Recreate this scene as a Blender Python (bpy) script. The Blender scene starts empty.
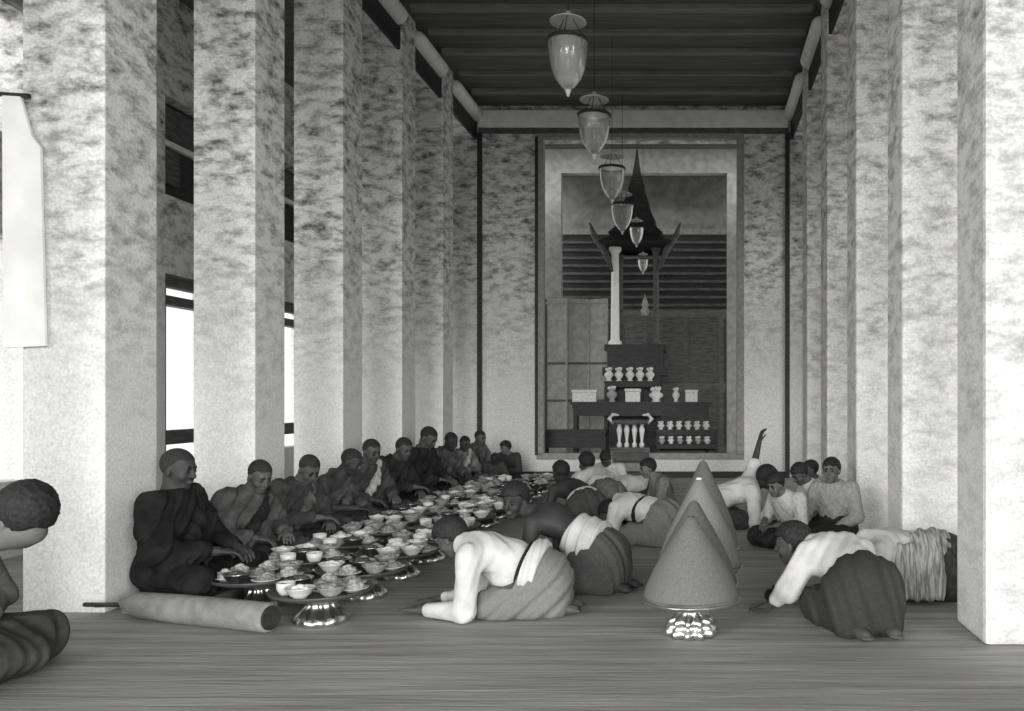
import bpy, bmesh, math, random
import numpy as np
from mathutils import Vector, Matrix

random.seed(7)
C = bpy.context.scene.collection
PI = math.pi
F_PX, VX, VY, CAM_H = 850.0, 697.0, 398.0, 1.30     # focal length in pixels, vanishing point, eye height

def W(x, y, Y):
    """a point of the place at distance Y that the photograph shows at x, y"""
    return Vector(((x - VX) * Y / F_PX, Y, CAM_H - (y - VY) * Y / F_PX))

# ------------------------------------------------------------------ materials
def _lum(v):
    return (v * 1.005, v, v * 0.985, 1)

MATS = {}
def mat(name, v, rough=0.8, v2=None, scale=6.0, stretch=(1, 1, 1), contrast=(0.35, 0.65), metal=0.0, bump=0.0,
        detail=6.0, spec=0.3, bump_scale=None):
    if name in MATS:
        return MATS[name]
    m = bpy.data.materials.new(name); m.use_nodes = True
    nt = m.node_tree; b = nt.nodes['Principled BSDF']
    b.inputs['Base Color'].default_value = _lum(v)
    b.inputs['Roughness'].default_value = rough
    b.inputs['Metallic'].default_value = metal
    b.inputs['Specular IOR Level'].default_value = spec
    tc = nt.nodes.new('ShaderNodeTexCoord'); mp = nt.nodes.new('ShaderNodeMapping')
    mp.inputs['Scale'].default_value = stretch
    nt.links.new(tc.outputs['Object'], mp.inputs['Vector'])
    if v2 is not None:
        n = nt.nodes.new('ShaderNodeTexNoise'); n.inputs['Scale'].default_value = scale; n.inputs['Detail'].default_value = detail
        r = nt.nodes.new('ShaderNodeValToRGB')
        r.color_ramp.elements[0].position, r.color_ramp.elements[1].position = contrast
        r.color_ramp.elements[0].color = _lum(v2); r.color_ramp.elements[1].color = _lum(v)
        nt.links.new(mp.outputs[0], n.inputs['Vector']); nt.links.new(n.outputs['Fac'], r.inputs['Fac'])
        nt.links.new(r.outputs['Color'], b.inputs['Base Color'])
    if bump:
        n2 = nt.nodes.new('ShaderNodeTexNoise'); n2.inputs['Scale'].default_value = bump_scale or scale * 4; n2.inputs['Detail'].default_value = 4
        bp = nt.nodes.new('ShaderNodeBump'); bp.inputs['Strength'].default_value = bump; bp.inputs['Distance'].default_value = 0.02
        nt.links.new(mp.outputs[0], n2.inputs['Vector']); nt.links.new(n2.outputs['Fac'], bp.inputs['Height'])
        nt.links.new(bp.outputs[0], b.inputs['Normal'])
    MATS[name] = m
    return m

def plaster(name, v=0.74, dark=0.24, zlo=1.6, zhi=4.2, base=0.12):
    """limewashed plaster: weather stains, denser on the upper part of the shafts, fine grain all over"""
    m = bpy.data.materials.new(name); m.use_nodes = True
    nt = m.node_tree; L = nt.links; N = nt.nodes.new; b = nt.nodes['Principled BSDF']
    b.inputs['Roughness'].default_value = 0.9; b.inputs['Specular IOR Level'].default_value = 0.15
    g = N('ShaderNodeNewGeometry'); mp = N('ShaderNodeMapping'); mp.inputs['Scale'].default_value = (1.0, 1.0, 2.0)
    mp.inputs['Rotation'].default_value = (0.3, 0.5, 0.2)
    L.new(g.outputs['Position'], mp.inputs['Vector'])
    a = N('ShaderNodeTexNoise'); a.inputs['Scale'].default_value = 5.5; a.inputs['Detail'].default_value = 9; a.inputs['Roughness'].default_value = 0.68
    a.inputs['Distortion'].default_value = 0.12
    L.new(mp.outputs[0], a.inputs['Vector'])
    r = N('ShaderNodeMapRange'); r.inputs['From Min'].default_value = 0.44; r.inputs['From Max'].default_value = 0.66
    r.inputs['To Min'].default_value = 0; r.inputs['To Max'].default_value = 1
    L.new(a.outputs['Fac'], r.inputs['Value'])
    sx = N('ShaderNodeSeparateXYZ'); L.new(g.outputs['Position'], sx.inputs[0])
    # ragged upper limit of the limewash
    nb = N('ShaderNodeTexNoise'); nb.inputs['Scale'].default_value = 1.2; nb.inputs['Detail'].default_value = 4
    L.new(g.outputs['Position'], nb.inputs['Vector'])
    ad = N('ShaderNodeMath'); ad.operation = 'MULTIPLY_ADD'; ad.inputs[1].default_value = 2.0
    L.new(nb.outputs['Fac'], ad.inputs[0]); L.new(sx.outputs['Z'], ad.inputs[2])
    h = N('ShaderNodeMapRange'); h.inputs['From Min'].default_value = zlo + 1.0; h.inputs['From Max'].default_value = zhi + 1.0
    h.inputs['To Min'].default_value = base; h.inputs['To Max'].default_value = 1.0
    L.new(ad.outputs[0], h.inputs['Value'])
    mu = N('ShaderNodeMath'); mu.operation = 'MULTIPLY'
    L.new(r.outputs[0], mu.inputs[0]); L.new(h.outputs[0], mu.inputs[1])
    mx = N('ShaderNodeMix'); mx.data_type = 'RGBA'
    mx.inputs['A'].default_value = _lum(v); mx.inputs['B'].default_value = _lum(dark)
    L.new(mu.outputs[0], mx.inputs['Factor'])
    # fine grain
    f = N('ShaderNodeTexNoise'); f.inputs['Scale'].default_value = 55; f.inputs['Detail'].default_value = 2
    L.new(g.outputs['Position'], f.inputs['Vector'])
    fr = N('ShaderNodeMapRange'); fr.inputs['From Min'].default_value = 0.3; fr.inputs['From Max'].default_value = 0.7
    fr.inputs['To Min'].default_value = 0.80; fr.inputs['To Max'].default_value = 1.06
    L.new(f.outputs['Fac'], fr.inputs['Value'])
    m2 = N('ShaderNodeMix'); m2.data_type = 'RGBA'; m2.blend_type = 'MULTIPLY'; m2.inputs['Factor'].default_value = 1
    L.new(mx.outputs['Result'], m2.inputs['A']); L.new(fr.outputs[0], m2.inputs['B'])
    L.new(m2.outputs['Result'], b.inputs['Base Color'])
    bp = N('ShaderNodeBump'); bp.inputs['Strength'].default_value = 0.25; bp.inputs['Distance'].default_value = 0.03
    L.new(a.outputs['Fac'], bp.inputs['Height']); L.new(bp.outputs[0], b.inputs['Normal'])
    MATS[name] = m
    return m

def glass(name):
    m = bpy.data.materials.new(name); m.use_nodes = True
    nt = m.node_tree; L = nt.links; N = nt.nodes.new
    for n in list(nt.nodes): nt.nodes.remove(n)
    out = N('ShaderNodeOutputMaterial'); t = N('ShaderNodeBsdfTransparent'); t.inputs[0].default_value = (0.9, 0.9, 0.9, 1)
    g = N('ShaderNodeBsdfGlossy'); g.inputs['Roughness'].default_value = 0.12; g.inputs['Color'].default_value = (0.9, 0.9, 0.9, 1)
    d = N('ShaderNodeBsdfDiffuse'); d.inputs['Color'].default_value = (0.75, 0.75, 0.74, 1)
    fr = N('ShaderNodeLayerWeight'); fr.inputs['Blend'].default_value = 0.35
    m1 = N('ShaderNodeMixShader'); m2 = N('ShaderNodeMixShader'); m1.inputs[0].default_value = 0.22
    L.new(t.outputs[0], m1.inputs[1]); L.new(d.outputs[0], m1.inputs[2])
    L.new(fr.outputs['Facing'], m2.inputs[0]); L.new(m1.outputs[0], m2.inputs[1]); L.new(g.outputs[0], m2.inputs[2])
    L.new(m2.outputs[0], out.inputs['Surface'])
    MATS[name] = m
    return m

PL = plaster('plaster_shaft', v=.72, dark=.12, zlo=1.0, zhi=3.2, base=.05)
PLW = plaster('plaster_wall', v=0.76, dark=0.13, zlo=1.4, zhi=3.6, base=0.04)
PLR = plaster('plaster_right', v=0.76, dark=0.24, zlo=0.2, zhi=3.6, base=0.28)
GLASS = glass('lantern_glass')
FLOOR = mat('floor_matting', 0.42, 0.75, 0.24, 3.0, (0.35, 5.0, 1), (0.30, 0.70), bump=0.25, bump_scale=9, detail=8)
CEIL = mat('ceiling_boards', 0.15, 0.8, 0.10, 3.0, (0.4, 6, 1), bump=0.2)
DARKWOOD = mat('dark_wood', 0.035, 0.55, 0.018, 8, (1, 1, 4))
MIDWOOD = mat('weathered_wood', 0.13, 0.7, 0.07, 7, (1, 1, 5))
WHITE = mat('limewash_white', 0.88, 0.85, 0.76, 7)
PORC = mat('porcelain', 0.66, 0.25, spec=0.5)
PORC2 = mat('stoneware', 0.42, 0.35, 0.25, 25)
SILVER = mat('silver', 0.62, 0.28, metal=1.0)
TIN = mat('dark_tray', 0.06, 0.4)
SKIN = mat('skin', 0.085, 0.6, 0.068, 14)
SKIN_D = mat('skin_dark', 0.042, 0.6, 0.034, 14)
SKIN_L = mat('skin_light', 0.14, 0.6, 0.11, 14)
HAIR = mat('hair_black', 0.012, 0.7, 0.025, 60)
STUB = mat('shaved_hair', 0.028, 0.85, 0.018, 60)
EYE = mat('eye_dark', 0.015, 0.4)
LIP = mat('lip', 0.08, 0.5)

# ------------------------------------------------------------------ object helpers
def link(name, me, m=None, parent=None):
    o = bpy.data.objects.new(name, me); C.objects.link(o)
    if m is not None and not me.materials: me.materials.append(m)
    if parent is not None: o.parent = parent
    return o
def obj(name, bm, m, parent=None, smooth=False, bevel=0.0):
    if bevel:
        bmesh.ops.bevel(bm, geom=list(bm.edges), offset=bevel, segments=2, affect='EDGES', profile=0.6)
    me = bpy.data.meshes.new(name); bm.to_mesh(me); bm.free()
    if smooth:
        for p in me.polygons: p.use_smooth = True
    return link(name, me, m, parent)
def tag(o, label, cat, group=None):
    o['label'] = label; o['category'] = cat
    if group: o['group'] = group
    return o
def thing(name, label, cat, loc=(0, 0, 0), rz=0.0, group=None):
    o = bpy.data.objects.new(name, None); C.objects.link(o)
    o.empty_display_size = 0.1
    o.location = loc; o.rotation_euler = (0, 0, rz)
    return tag(o, label, cat, group)
def struct(name, bm, m, **k):
    o = obj(name, bm, m, **k); o['kind'] = 'structure'; return o
def box(x0, x1, y0, y1, z0, z1, bm=None):
    bm = bm or bmesh.new()
    vs = [bm.verts.new((x, y, z)) for x in (x0, x1) for y in (y0, y1) for z in (z0, z1)]
    for f in ((0, 1, 3, 2), (4, 6, 7, 5), (0, 4, 5, 1), (2, 3, 7, 6), (0, 2, 6, 4), (1, 5, 7, 3)):
        bm.faces.new([vs[i] for i in f])
    return bm
def lathe(prof, n=32, lobes=0, amp=0.0, lob_z=(-9, 9), bm=None, off=(0, 0, 0)):
    bm = bm or bmesh.new(); rings = []
    for r, z in prof:
        if r < 1e-5:
            rings.append([bm.verts.new((off[0], off[1], z + off[2]))]); continue
        ring = []
        for i in range(n):
            t = 2 * PI * i / n
            rr = r * (1 + (amp * abs(math.cos(lobes * t / 2)) - amp / 2 if lobes and lob_z[0] <= z <= lob_z[1] else 0))
            ring.append(bm.verts.new((off[0] + rr * math.cos(t), off[1] + rr * math.sin(t), z + off[2])))
        rings.append(ring)
    for a, b in zip(rings, rings[1:]):
        if len(a) == 1 and len(b) == 1: continue
        for i in range(n):
            j = (i + 1) % n
            if len(a) == 1: bm.faces.new((a[0], b[j], b[i]))
            elif len(b) == 1: bm.faces.new((a[i], a[j], b[0]))
            else: bm.faces.new((a[i], a[j], b[j], b[i]))
    bmesh.ops.recalc_face_normals(bm, faces=bm.faces)
    return bm
def tube(pts, r, n=10, bm=None):
    bm = bm or bmesh.new(); rings = []
    pts = [Vector(p) for p in pts]
    for i, p in enumerate(pts):
        d = (pts[min(i + 1, len(pts) - 1)] - pts[max(i - 1, 0)]).normalized()
        u = d.cross(Vector((0, 0, 1)));
        if u.length < 1e-3: u = Vector((1, 0, 0))
        u.normalize(); v = d.cross(u)
        rr = r[i] if isinstance(r, (list, tuple)) else r
        rings.append([bm.verts.new(p + (u * math.cos(2 * PI * k / n) + v * math.sin(2 * PI * k / n)) * rr) for k in range(n)])
    for a, b in zip(rings, rings[1:]):
        for i in range(n): bm.faces.new((a[i], a[(i + 1) % n], b[(i + 1) % n], b[i]))
    bm.faces.new(rings[0][::-1]); bm.faces.new(rings[-1])
    bmesh.ops.recalc_face_normals(bm, faces=bm.faces)
    return bm
def copy_tree(o, parent=None):
    c = o.copy(); C.objects.link(c); c.parent = parent
    for ch in o.children: copy_tree(ch, c)
    return c

# ------------------------------------------------------------------ smooth-blended solids (bodies and clothing)
def cap(a, b, ra, rb=None, k=0.02, sub=False): return ('c', np.array(a, float), np.array(b, float), ra, ra if rb is None else rb, k, sub)
def ell(c, r, R=None, k=0.02, sub=False): return ('e', np.array(c, float), np.eye(3) if R is None else np.array(R, float), np.array(r, float), 0, k, sub)

def field(prims, h, pad=0.05):
    lo, hi = np.full(3, 9e9), np.full(3, -9e9)
    bb = []
    for p in prims:
        if p[0] == 'c':
            a = np.minimum(p[1] - p[3], p[2] - p[4]); b = np.maximum(p[1] + p[3], p[2] + p[4])
        else:
            e = np.sqrt(((p[2] * p[3][:, None]) ** 2).sum(0)); a, b = p[1] - e, p[1] + e
        bb.append((a, b))
        if not p[6]: lo, hi = np.minimum(lo, a), np.maximum(hi, b)
    lo = lo - pad; hi = hi + pad
    n = np.ceil((hi - lo) / h).astype(int) + 1
    F = np.full(n, 0.3, np.float32)
    ax = [lo[i] + h * np.arange(n[i]) for i in range(3)]
    for p, (a, b) in zip(prims, bb):
        k = p[5]; m = 0.03 + 2 * k
        i0 = np.clip(np.floor((a - m - lo) / h).astype(int), 0, n - 1); i1 = np.clip(np.ceil((b + m - lo) / h).astype(int) + 1, 1, n)
        if (i1 <= i0).any(): continue
        sl = tuple(slice(i0[i], i1[i]) for i in range(3))
        X = ax[0][sl[0]][:, None, None]; Y = ax[1][sl[1]][None, :, None]; Z = ax[2][sl[2]][None, None, :]
        if p[0] == 'c':
            A, B = p[1], p[2]; d = B - A; L2 = max(d @ d, 1e-9)
            t = np.clip(((X - A[0]) * d[0] + (Y - A[1]) * d[1] + (Z - A[2]) * d[2]) / L2, 0, 1)
            D = np.sqrt((X - A[0] - t * d[0]) ** 2 + (Y - A[1] - t * d[1]) ** 2 + (Z - A[2] - t * d[2]) ** 2) - (p[3] + (p[4] - p[3]) * t)
        else:
            c, R, r = p[1], p[2], p[3]
            q = [((X - c[0]) * R[i][0] + (Y - c[1]) * R[i][1] + (Z - c[2]) * R[i][2]) for i in range(3)]
            k0 = np.sqrt(sum((q[i] / r[i]) ** 2 for i in range(3))); k1 = np.sqrt(sum((q[i] / r[i] ** 2) ** 2 for i in range(3))) + 1e-9
            D = k0 * (k0 - 1) / k1
            D = np.where(k0 < 0.2, -r.min() * 0.8, D)
        G = F[sl]
        if p[6]:
            D = -D
            hh = np.maximum(k - np.abs(G - D), 0) / k
            F[sl] = np.maximum(G, D) + hh * hh * k * 0.25
        else:
            hh = np.maximum(k - np.abs(G - D), 0) / k
            F[sl] = np.minimum(G, D) - hh * hh * k * 0.25
    return F, lo, ax

def nets(F, lo, h):
    s = F < 0
    s[0], s[-1] = False, False; s[:, 0], s[:, -1] = False, False; s[:, :, 0], s[:, :, -1] = False, False
    n = np.array(F.shape); cn = n - 1
    cnt = np.zeros(cn, np.int8)
    for dx in (0, 1):
        for dy in (0, 1):
            for dz in (0, 1):
                cnt += s[dx:cn[0] + dx, dy:cn[1] + dy, dz:cn[2] + dz]
    I = np.argwhere((cnt > 0) & (cnt < 8))
    idx = np.full(cn, -1, np.int64); idx[I[:, 0], I[:, 1], I[:, 2]] = np.arange(len(I))
    acc = np.zeros((len(I), 3)); num = np.zeros(len(I))
    cs = [(a, b, c) for a in (0, 1) for b in (0, 1) for c in (0, 1)]
    for a in range(3):
        for c0 in cs:
            if c0[a]: continue
            c1 = list(c0); c1[a] = 1
            p0, p1 = I + np.array(c0), I + np.array(c1)
            f0 = F[p0[:, 0], p0[:, 1], p0[:, 2]]; f1 = F[p1[:, 0], p1[:, 1], p1[:, 2]]
            s0 = s[p0[:, 0], p0[:, 1], p0[:, 2]]; s1 = s[p1[:, 0], p1[:, 1], p1[:, 2]]
            x = s0 != s1
            t = np.clip(f0 / np.where(np.abs(f0 - f1) < 1e-9, 1, f0 - f1), 0, 1)
            q = np.array(c0, float)[None, :].repeat(len(I), 0); q[:, a] = t
            acc[x] += q[x]; num[x] += 1
    V = lo + h * (I + acc / np.maximum(num, 1)[:, None])
    Q = []
    for a in range(3):
        b, c = (a + 1) % 3, (a + 2) % 3
        sl0 = [slice(None)] * 3; sl1 = [slice(None)] * 3; sl0[a] = slice(0, -1); sl1[a] = slice(1, None)
        x0, x1 = s[tuple(sl0)], s[tuple(sl1)]
        E = np.argwhere(x0 != x1)
        E = E[(E[:, b] > 0) & (E[:, c] > 0) & (E[:, b] < cn[b]) & (E[:, c] < cn[c])]
        ins = x0[E[:, 0], E[:, 1], E[:, 2]]
        def at(db, dc):
            e = E.copy(); e[:, b] += db; e[:, c] += dc
            return idx[e[:, 0], e[:, 1], e[:, 2]]
        q = np.stack([at(-1, -1), at(0, -1), at(0, 0), at(-1, 0)], 1)
        q[~ins] = q[~ins][:, ::-1]
        Q.append(q)
    return V, np.concatenate(Q)

def solid(name, prims, h, m, parent, cuts=(), disp=None, slots=None, post=None):
    F, lo, ax = field(prims, h)
    X, Y, Z = ax[0][:, None, None], ax[1][None, :, None], ax[2][None, None, :]
    if disp is not None: F = F + disp(X, Y, Z).astype(np.float32)
    for pt, nn in cuts:
        nn = np.array(nn, float); nn /= np.linalg.norm(nn)
        F = np.maximum(F, ((X - pt[0]) * nn[0] + (Y - pt[1]) * nn[1] + (Z - pt[2]) * nn[2]).astype(np.float32))
    if post is not None: F = post(F, X, Y, Z).astype(np.float32)
    V, Q = nets(F, lo, h)
    me = bpy.data.meshes.new(name)
    me.vertices.add(len(V)); me.vertices.foreach_set('co', V.astype(np.float32).ravel())
    me.loops.add(Q.size); me.loops.foreach_set('vertex_index', Q.astype(np.int32).ravel())
    me.polygons.add(len(Q)); me.polygons.foreach_set('loop_start', np.arange(0, Q.size, 4, dtype=np.int32))
    me.polygons.foreach_set('use_smooth', np.ones(len(Q), bool))
    me.materials.append(m)
    if slots:
        mi = np.zeros(len(Q), np.int32); cen = V[Q].mean(1)
        for i, (mm, pts, r) in enumerate(slots):
            me.materials.append(mm)
            for p in pts: mi[np.linalg.norm(cen - np.array(p), axis=1) < r] = i + 1
        me.polygons.foreach_set('material_index', mi)
    me.update(calc_edges=True); me.validate()
    return link(name, me, None, parent)

def unit(v): v = np.array(v, float); return v / (np.linalg.norm(v) + 1e-9)
def mid(a, b, t=0.5): return np.array(a, float) * (1 - t) + np.array(b, float) * t

def head_frame(yaw, pitch, roll=0.0):
    f = np.array([math.cos(yaw) * math.cos(pitch), math.sin(yaw) * math.cos(pitch), math.sin(pitch)])
    l = np.array([-math.sin(yaw), math.cos(yaw), 0.0]); u = np.cross(f, l)
    l2 = l * math.cos(roll) + u * math.sin(roll); u2 = np.cross(f, l2)
    return f, l2, u2

def head_prims(c, fr, s=1.0):
    f, l, u = fr; c = np.array(c, float)
    P = lambda x, y, z: c + s * (f * x + l * y + u * z)
    R = np.array([f, l, u])
    p = [ell(P(-.012, 0, .03), np.array([.098, .077, .088]) * s, R, .01),
         ell(P(.03, 0, -.035), np.array([.060, .056, .078]) * s, R, .03),
         cap(P(.060, -.010, -.094), P(.060, .010, -.094), .020 * s, k=.02),
         cap(P(.080, -.032, .024), P(.080, .032, .024), .011 * s, k=.012)]
    for q in (-1, 1):
        p += [ell(P(.060, q * .038, -.030), np.array([.024, .022, .024]) * s, R, .015),
              ell(P(-.002, q * .079, -.012), np.array([.017, .009, .032]) * s, R, .006)]
    for q in (-1, 1): p.append(ell(P(.098, q * .031, .004), np.array([.017, .017, .011]) * s, R, .01, True))
    for q in (-1, 1): p.append(ell(P(.078, q * .031, .003), np.array([.013, .014, .010]) * s, R, .004))
    p += [cap(P(.090, 0, .014), P(.107, 0, -.024), .009 * s, .013 * s, .008),
          cap(P(.096, -.014, -.028), P(.096, .014, -.028), .008 * s, k=.006),
          ell(P(.084, 0, -.056), np.array([.014, .024, .007]) * s, R, .006),
          ell(P(.082, 0, -.067), np.array([.014, .020, .007]) * s, R, .006)]
    eyes = [P(.088, q * .031, .004) for q in (-1, 1)]
    brows = [P(.092, q * y, .027) for q in (-1, 1) for y in (.018, .03, .042)]
    lips = [P(.095, y, -.061) for y in (-.016, 0, .016)]
    return p, P, R, eyes, brows, lips

def hand_prims(w, d, pn, side, curl=0.5, s=1.0, fr=0.0085):
    """palm, four bent fingers and a thumb; w wrist, d pointing along the hand, pn the palm's facing, side +1 left"""
    d = unit(d); pn = np.array(pn, float); pn = unit(pn - d * (pn @ d)); a = np.cross(pn, d) * side
    w = np.array(w, float)
    P = lambda x, y, z: w + s * (d * x + a * y + pn * z)
    R = np.array([d, a, pn])
    out = [ell(P(.048, 0, 0), np.array([.052, .040, .017]) * s, R, .012)]
    for y, L in ((-.030, .060), (-.010, .076), (.011, .080), (.031, .070)):
        c1, c2 = math.sin(curl) , math.sin(min(curl * 2.0, 1.5))
        e1 = P(.086 + L * .5 * math.cos(curl), y * 1.12, L * .5 * c1)
        e2 = e1 + s * (d * L * .5 * math.cos(min(curl * 2, 1.5)) + pn * L * .5 * c2)
        out += [cap(P(.082, y, 0), e1, fr * 1.08, fr, .003), cap(e1, e2, fr, fr * .88, .003)]
    t1 = P(.055, .052, .012); t2 = P(.085, .060, .026)
    out += [cap(P(.022, .028, .004), t1, fr * 1.4, fr * 1.15, .006), cap(t1, t2, fr * 1.15, fr, .003)]
    return out

def toes(a, t, h):
    d = unit(t - a); s_ = unit(np.cross(d, (0, 0, 1)) if abs(d[2]) < .9 else (0, 1, 0))
    out = [ell(t - d * .02, (.040, .038, .022), np.array([d, s_, np.cross(d, s_)]), .012)]
    for i, w_ in enumerate((-.028, -.013, .0, .013, .027)):
        r = max(.009, h * .9); b = t + s_ * w_ + d * .012
        out.append(cap(b, b + d * (.030 - .004 * abs(i - 1)), r, r * .9, .004))
    return out

def folds(amp, n1, f1, n2=(0, 0, 1), f2=9.0, warp=1.6, ph=0.0):
    n1, n2 = unit(n1), unit(n2)
    def d(X, Y, Z):
        u = X * n1[0] + Y * n1[1] + Z * n1[2]; v = X * n2[0] + Y * n2[1] + Z * n2[2]
        w = np.sin(v * f2 + ph) * warp + np.sin(u * f2 * .7 + v * 13 + ph * 2) * .6
        return amp * np.sin(u * f1 + w + ph) + amp * .5 * np.sin(u * f1 * 2.1 - w * 1.4 + ph * 3)
    return d

# ------------------------------------------------------------------ poses (facing +x, left is +y)
def seated(lean=0.3, ks=.29, arms=((.38, .08, .24), (.36, -.10, .25)), head=(0, -.45), sx=0.0):
    J = dict(pel=(0, 0, .14), bel=(.03 + .03 * lean, 0, .28), chest=(.05 + .12 * lean, sx * .4, .43 - .02 * lean),
             nb=(.08 + .26 * lean, sx * .7, .575 - .05 * lean), head=(.125 + .40 * lean, sx, .70 - .10 * lean))
    c = np.array(J['chest'])
    J['sL'] = c + (0, .175, .095 - .03 * lean); J['sR'] = c + (0, -.175, .095 - .03 * lean)
    J['eL'] = (.13 + .08 * lean, .26, .27); J['eR'] = (.12 + .08 * lean, -.26, .27)
    J['wL'], J['wR'] = arms
    J['kL'], J['kR'] = (.36, ks, .10), (.36, -ks, .10)
    J['aL'], J['aR'] = (.20, -.10, .065), (.24, .08, .06)
    J['tL'], J['tR'] = (.20, -.24, .05), (.26, .22, .045)
    J['hL'], J['hR'] = (.02, .10, .12), (.02, -.10, .12)
    J['hd'] = head
    return J
def prostrate(sh=.40, hb=.27, hz=None, hd=(0, -.2), hy=0.0, reach=((.50, .14, .045), (.50, -.14, .045)), el=None, hx=.0, span=.38):
    J = dict(pel=(-.22, 0, hb), bel=(-.22 + span * .5, 0, (hb + sh) * .5 - .01), chest=(-.22 + span, 0, sh - .04))
    c = np.array(J['chest'])
    J['nb'] = c + (.15, hy * .4, .05)
    J['head'] = (c[0] + .27 + hx, hy, (sh + .06) if hz is None else hz)
    J['sL'], J['sR'] = c + (.07, .18, .0), c + (.07, -.18, .0)
    J['eL'], J['eR'] = el or ((c[0] + .08, .25, .07), (c[0] + .08, -.25, .07))
    J['wL'], J['wR'] = reach
    J['hL'], J['hR'] = (-.20, .09, hb - .02), (-.20, -.09, hb - .02)
    J['kL'], J['kR'] = (.10, .14, .085), (.10, -.14, .085)
    J['aL'], J['aR'] = (-.27, .10, .065), (-.27, -.10, .065)
    J['tL'], J['tR'] = (-.41, .08, .04), (-.41, -.08, .04)
    J['hd'] = hd
    return J

def person(label, loc, yaw, J, dress, h=.010, s=1.0, skin=None, hair='short', cloth=None, group=None, ph=0.0, curl=.5):
    skin = skin or SKIN
    root = thing('person', label, 'person', loc, yaw, group)
    root.scale = (s, s, s)
    g = lambda k: np.array(J[k], float)
    fr = head_frame(*J['hd'])
    hp, HP, HR, eyes, brows, lips = head_prims(J['head'], fr)
    fl, cl = unit(g('chest') - g('pel')), None
    # torso
    side = np.array([0, 1.0, 0]); ch, pe, be = g('chest'), g('pel'), g('bel')
    up = unit(g('nb') - pe); dep = np.cross(side, up)
    TR = np.array([dep, side, up])
    torso = [ell(pe, (.125, .165, .13), TR, .04), ell(be, (.110, .145, .16), TR, .05), ell(ch, (.115, .165, .15), TR, .05),
             cap(g('sL') * .75 + ch * .25, g('sR') * .75 + ch * .25, .068, k=.05), cap(mid(ch, g('nb'), .5), g('nb'), .075, .058, .04)]
    body = list(torso)
    body.append(cap(g('nb'), HP(-.028, 0, -.055), .058, .052, .03))
    for q in 'LR':
        body += [cap(g('s' + q), g('e' + q), .056, .043, .03), cap(g('e' + q), g('w' + q), .042, .027, .02)]
        body += [cap(g('h' + q), g('k' + q), .088, .060, .03), cap(g('k' + q), g('a' + q), .058, .038, .02),
                 cap(g('a' + q), g('t' + q), .038, .030, .015)] + toes(g('a' + q), g('t' + q), h)
        d = unit(g('w' + q) - g('e' + q)); d = d if g('w' + q)[2] > .6 else unit(d * (1, 1, .4) + np.array([0, 0, -.10]) * (g('w' + q)[2] > .12))
        body += hand_prims(g('w' + q), d, (0, 0, -1), 1 if q == 'L' else -1, curl if g('w' + q)[2] > .1 else .12, fr=max(.0085, h * .95))
        if q == 'L':
            pass
    body += hp
    slots = [(EYE, eyes + brows, .0095 if h < .009 else .0115), (LIP, lips, .010)]
    floor = [((0, 0, .004), (0, 0, -1))]
    solid('body', body, h, skin, root, floor, slots=slots)
    # hair
    c0 = HP(0, 0, 0); f, l, u = fr
    if hair:
        if hair == 'shaved':
            hpr = [ell(HP(-.013, 0, .031), (.100, .079, .0905), HR, .01)]; hm = STUB
        elif hair == 'bushy':
            hpr = [ell(HP(-.008, 0, .052), (.112, .094, .090), HR, .02), ell(HP(-.03, 0, .02), (.096, .088, .095), HR, .02)]; hm = HAIR
        else:
            hpr = [ell(HP(-.012, 0, .042), (.108, .086, .092), HR, .02), ell(HP(-.025, 0, .02), (.094, .083, .09), HR, .02)]; hm = HAIR
        fx = .050 if hair != 'shaved' else .055
        def post(F, X, Y, Z, hair=hair):
            x = (X - c0[0]) * f[0] + (Y - c0[1]) * f[1] + (Z - c0[2]) * f[2]
            z = (X - c0[0]) * u[0] + (Y - c0[1]) * u[1] + (Z - c0[2]) * u[2]
            y = (X - c0[0]) * l[0] + (Y - c0[1]) * l[1] + (Z - c0[2]) * l[2]
            line = np.where(x > -.02, .052 - .06 * np.clip((.02 - x) / .04, 0, 1) * 0 + .012 * (x > .03), -.045 + 0 * x)
            line = (.066 if hair == 'shaved' else .056) - .105 * np.clip((.045 - x) / .075, 0, 1) + .004 * np.sin(y * 90 + 1)
            wig = .0035 * np.sin(y * 310 + 3 * np.sin(x * 110)) * np.sin(x * 280 + 2 * np.sin(z * 140)) + .004 * np.sin(z * 230 + 3 * np.sin(y * 80)) * np.sin(x * 170)
            return np.maximum(F + (wig if hair != 'shaved' else 0), line - z)
        solid('hair', hpr, min(h, .009), hm, root, (), post=post)
    dress(root, J, g, TR, torso, h, cloth or {}, ph, floor, HP)
    return root

# ------------------------------------------------------------------ clothing
def grow(pr, d):
    return [('c', p[1], p[2], p[3] + d, p[4] + d, p[5] + .01, False) if p[0] == 'c' else ('e', p[1], p[2], p[3] + d, 0, p[5] + .01, False) for p in pr]
CLOTH = {}
def cmat(v, v2=None, scale=30.0, stretch=(1, 1, 1)):
    k = ('cloth_%03d_%03d_%d_%d' % (round(v * 1000), round((v2 or v * .8) * 1000), scale, stretch[0] * 10))
    return mat(k, v, .92, v2 or v * .8, scale, stretch, (.4, .6), bump=.15, spec=.1)

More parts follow.
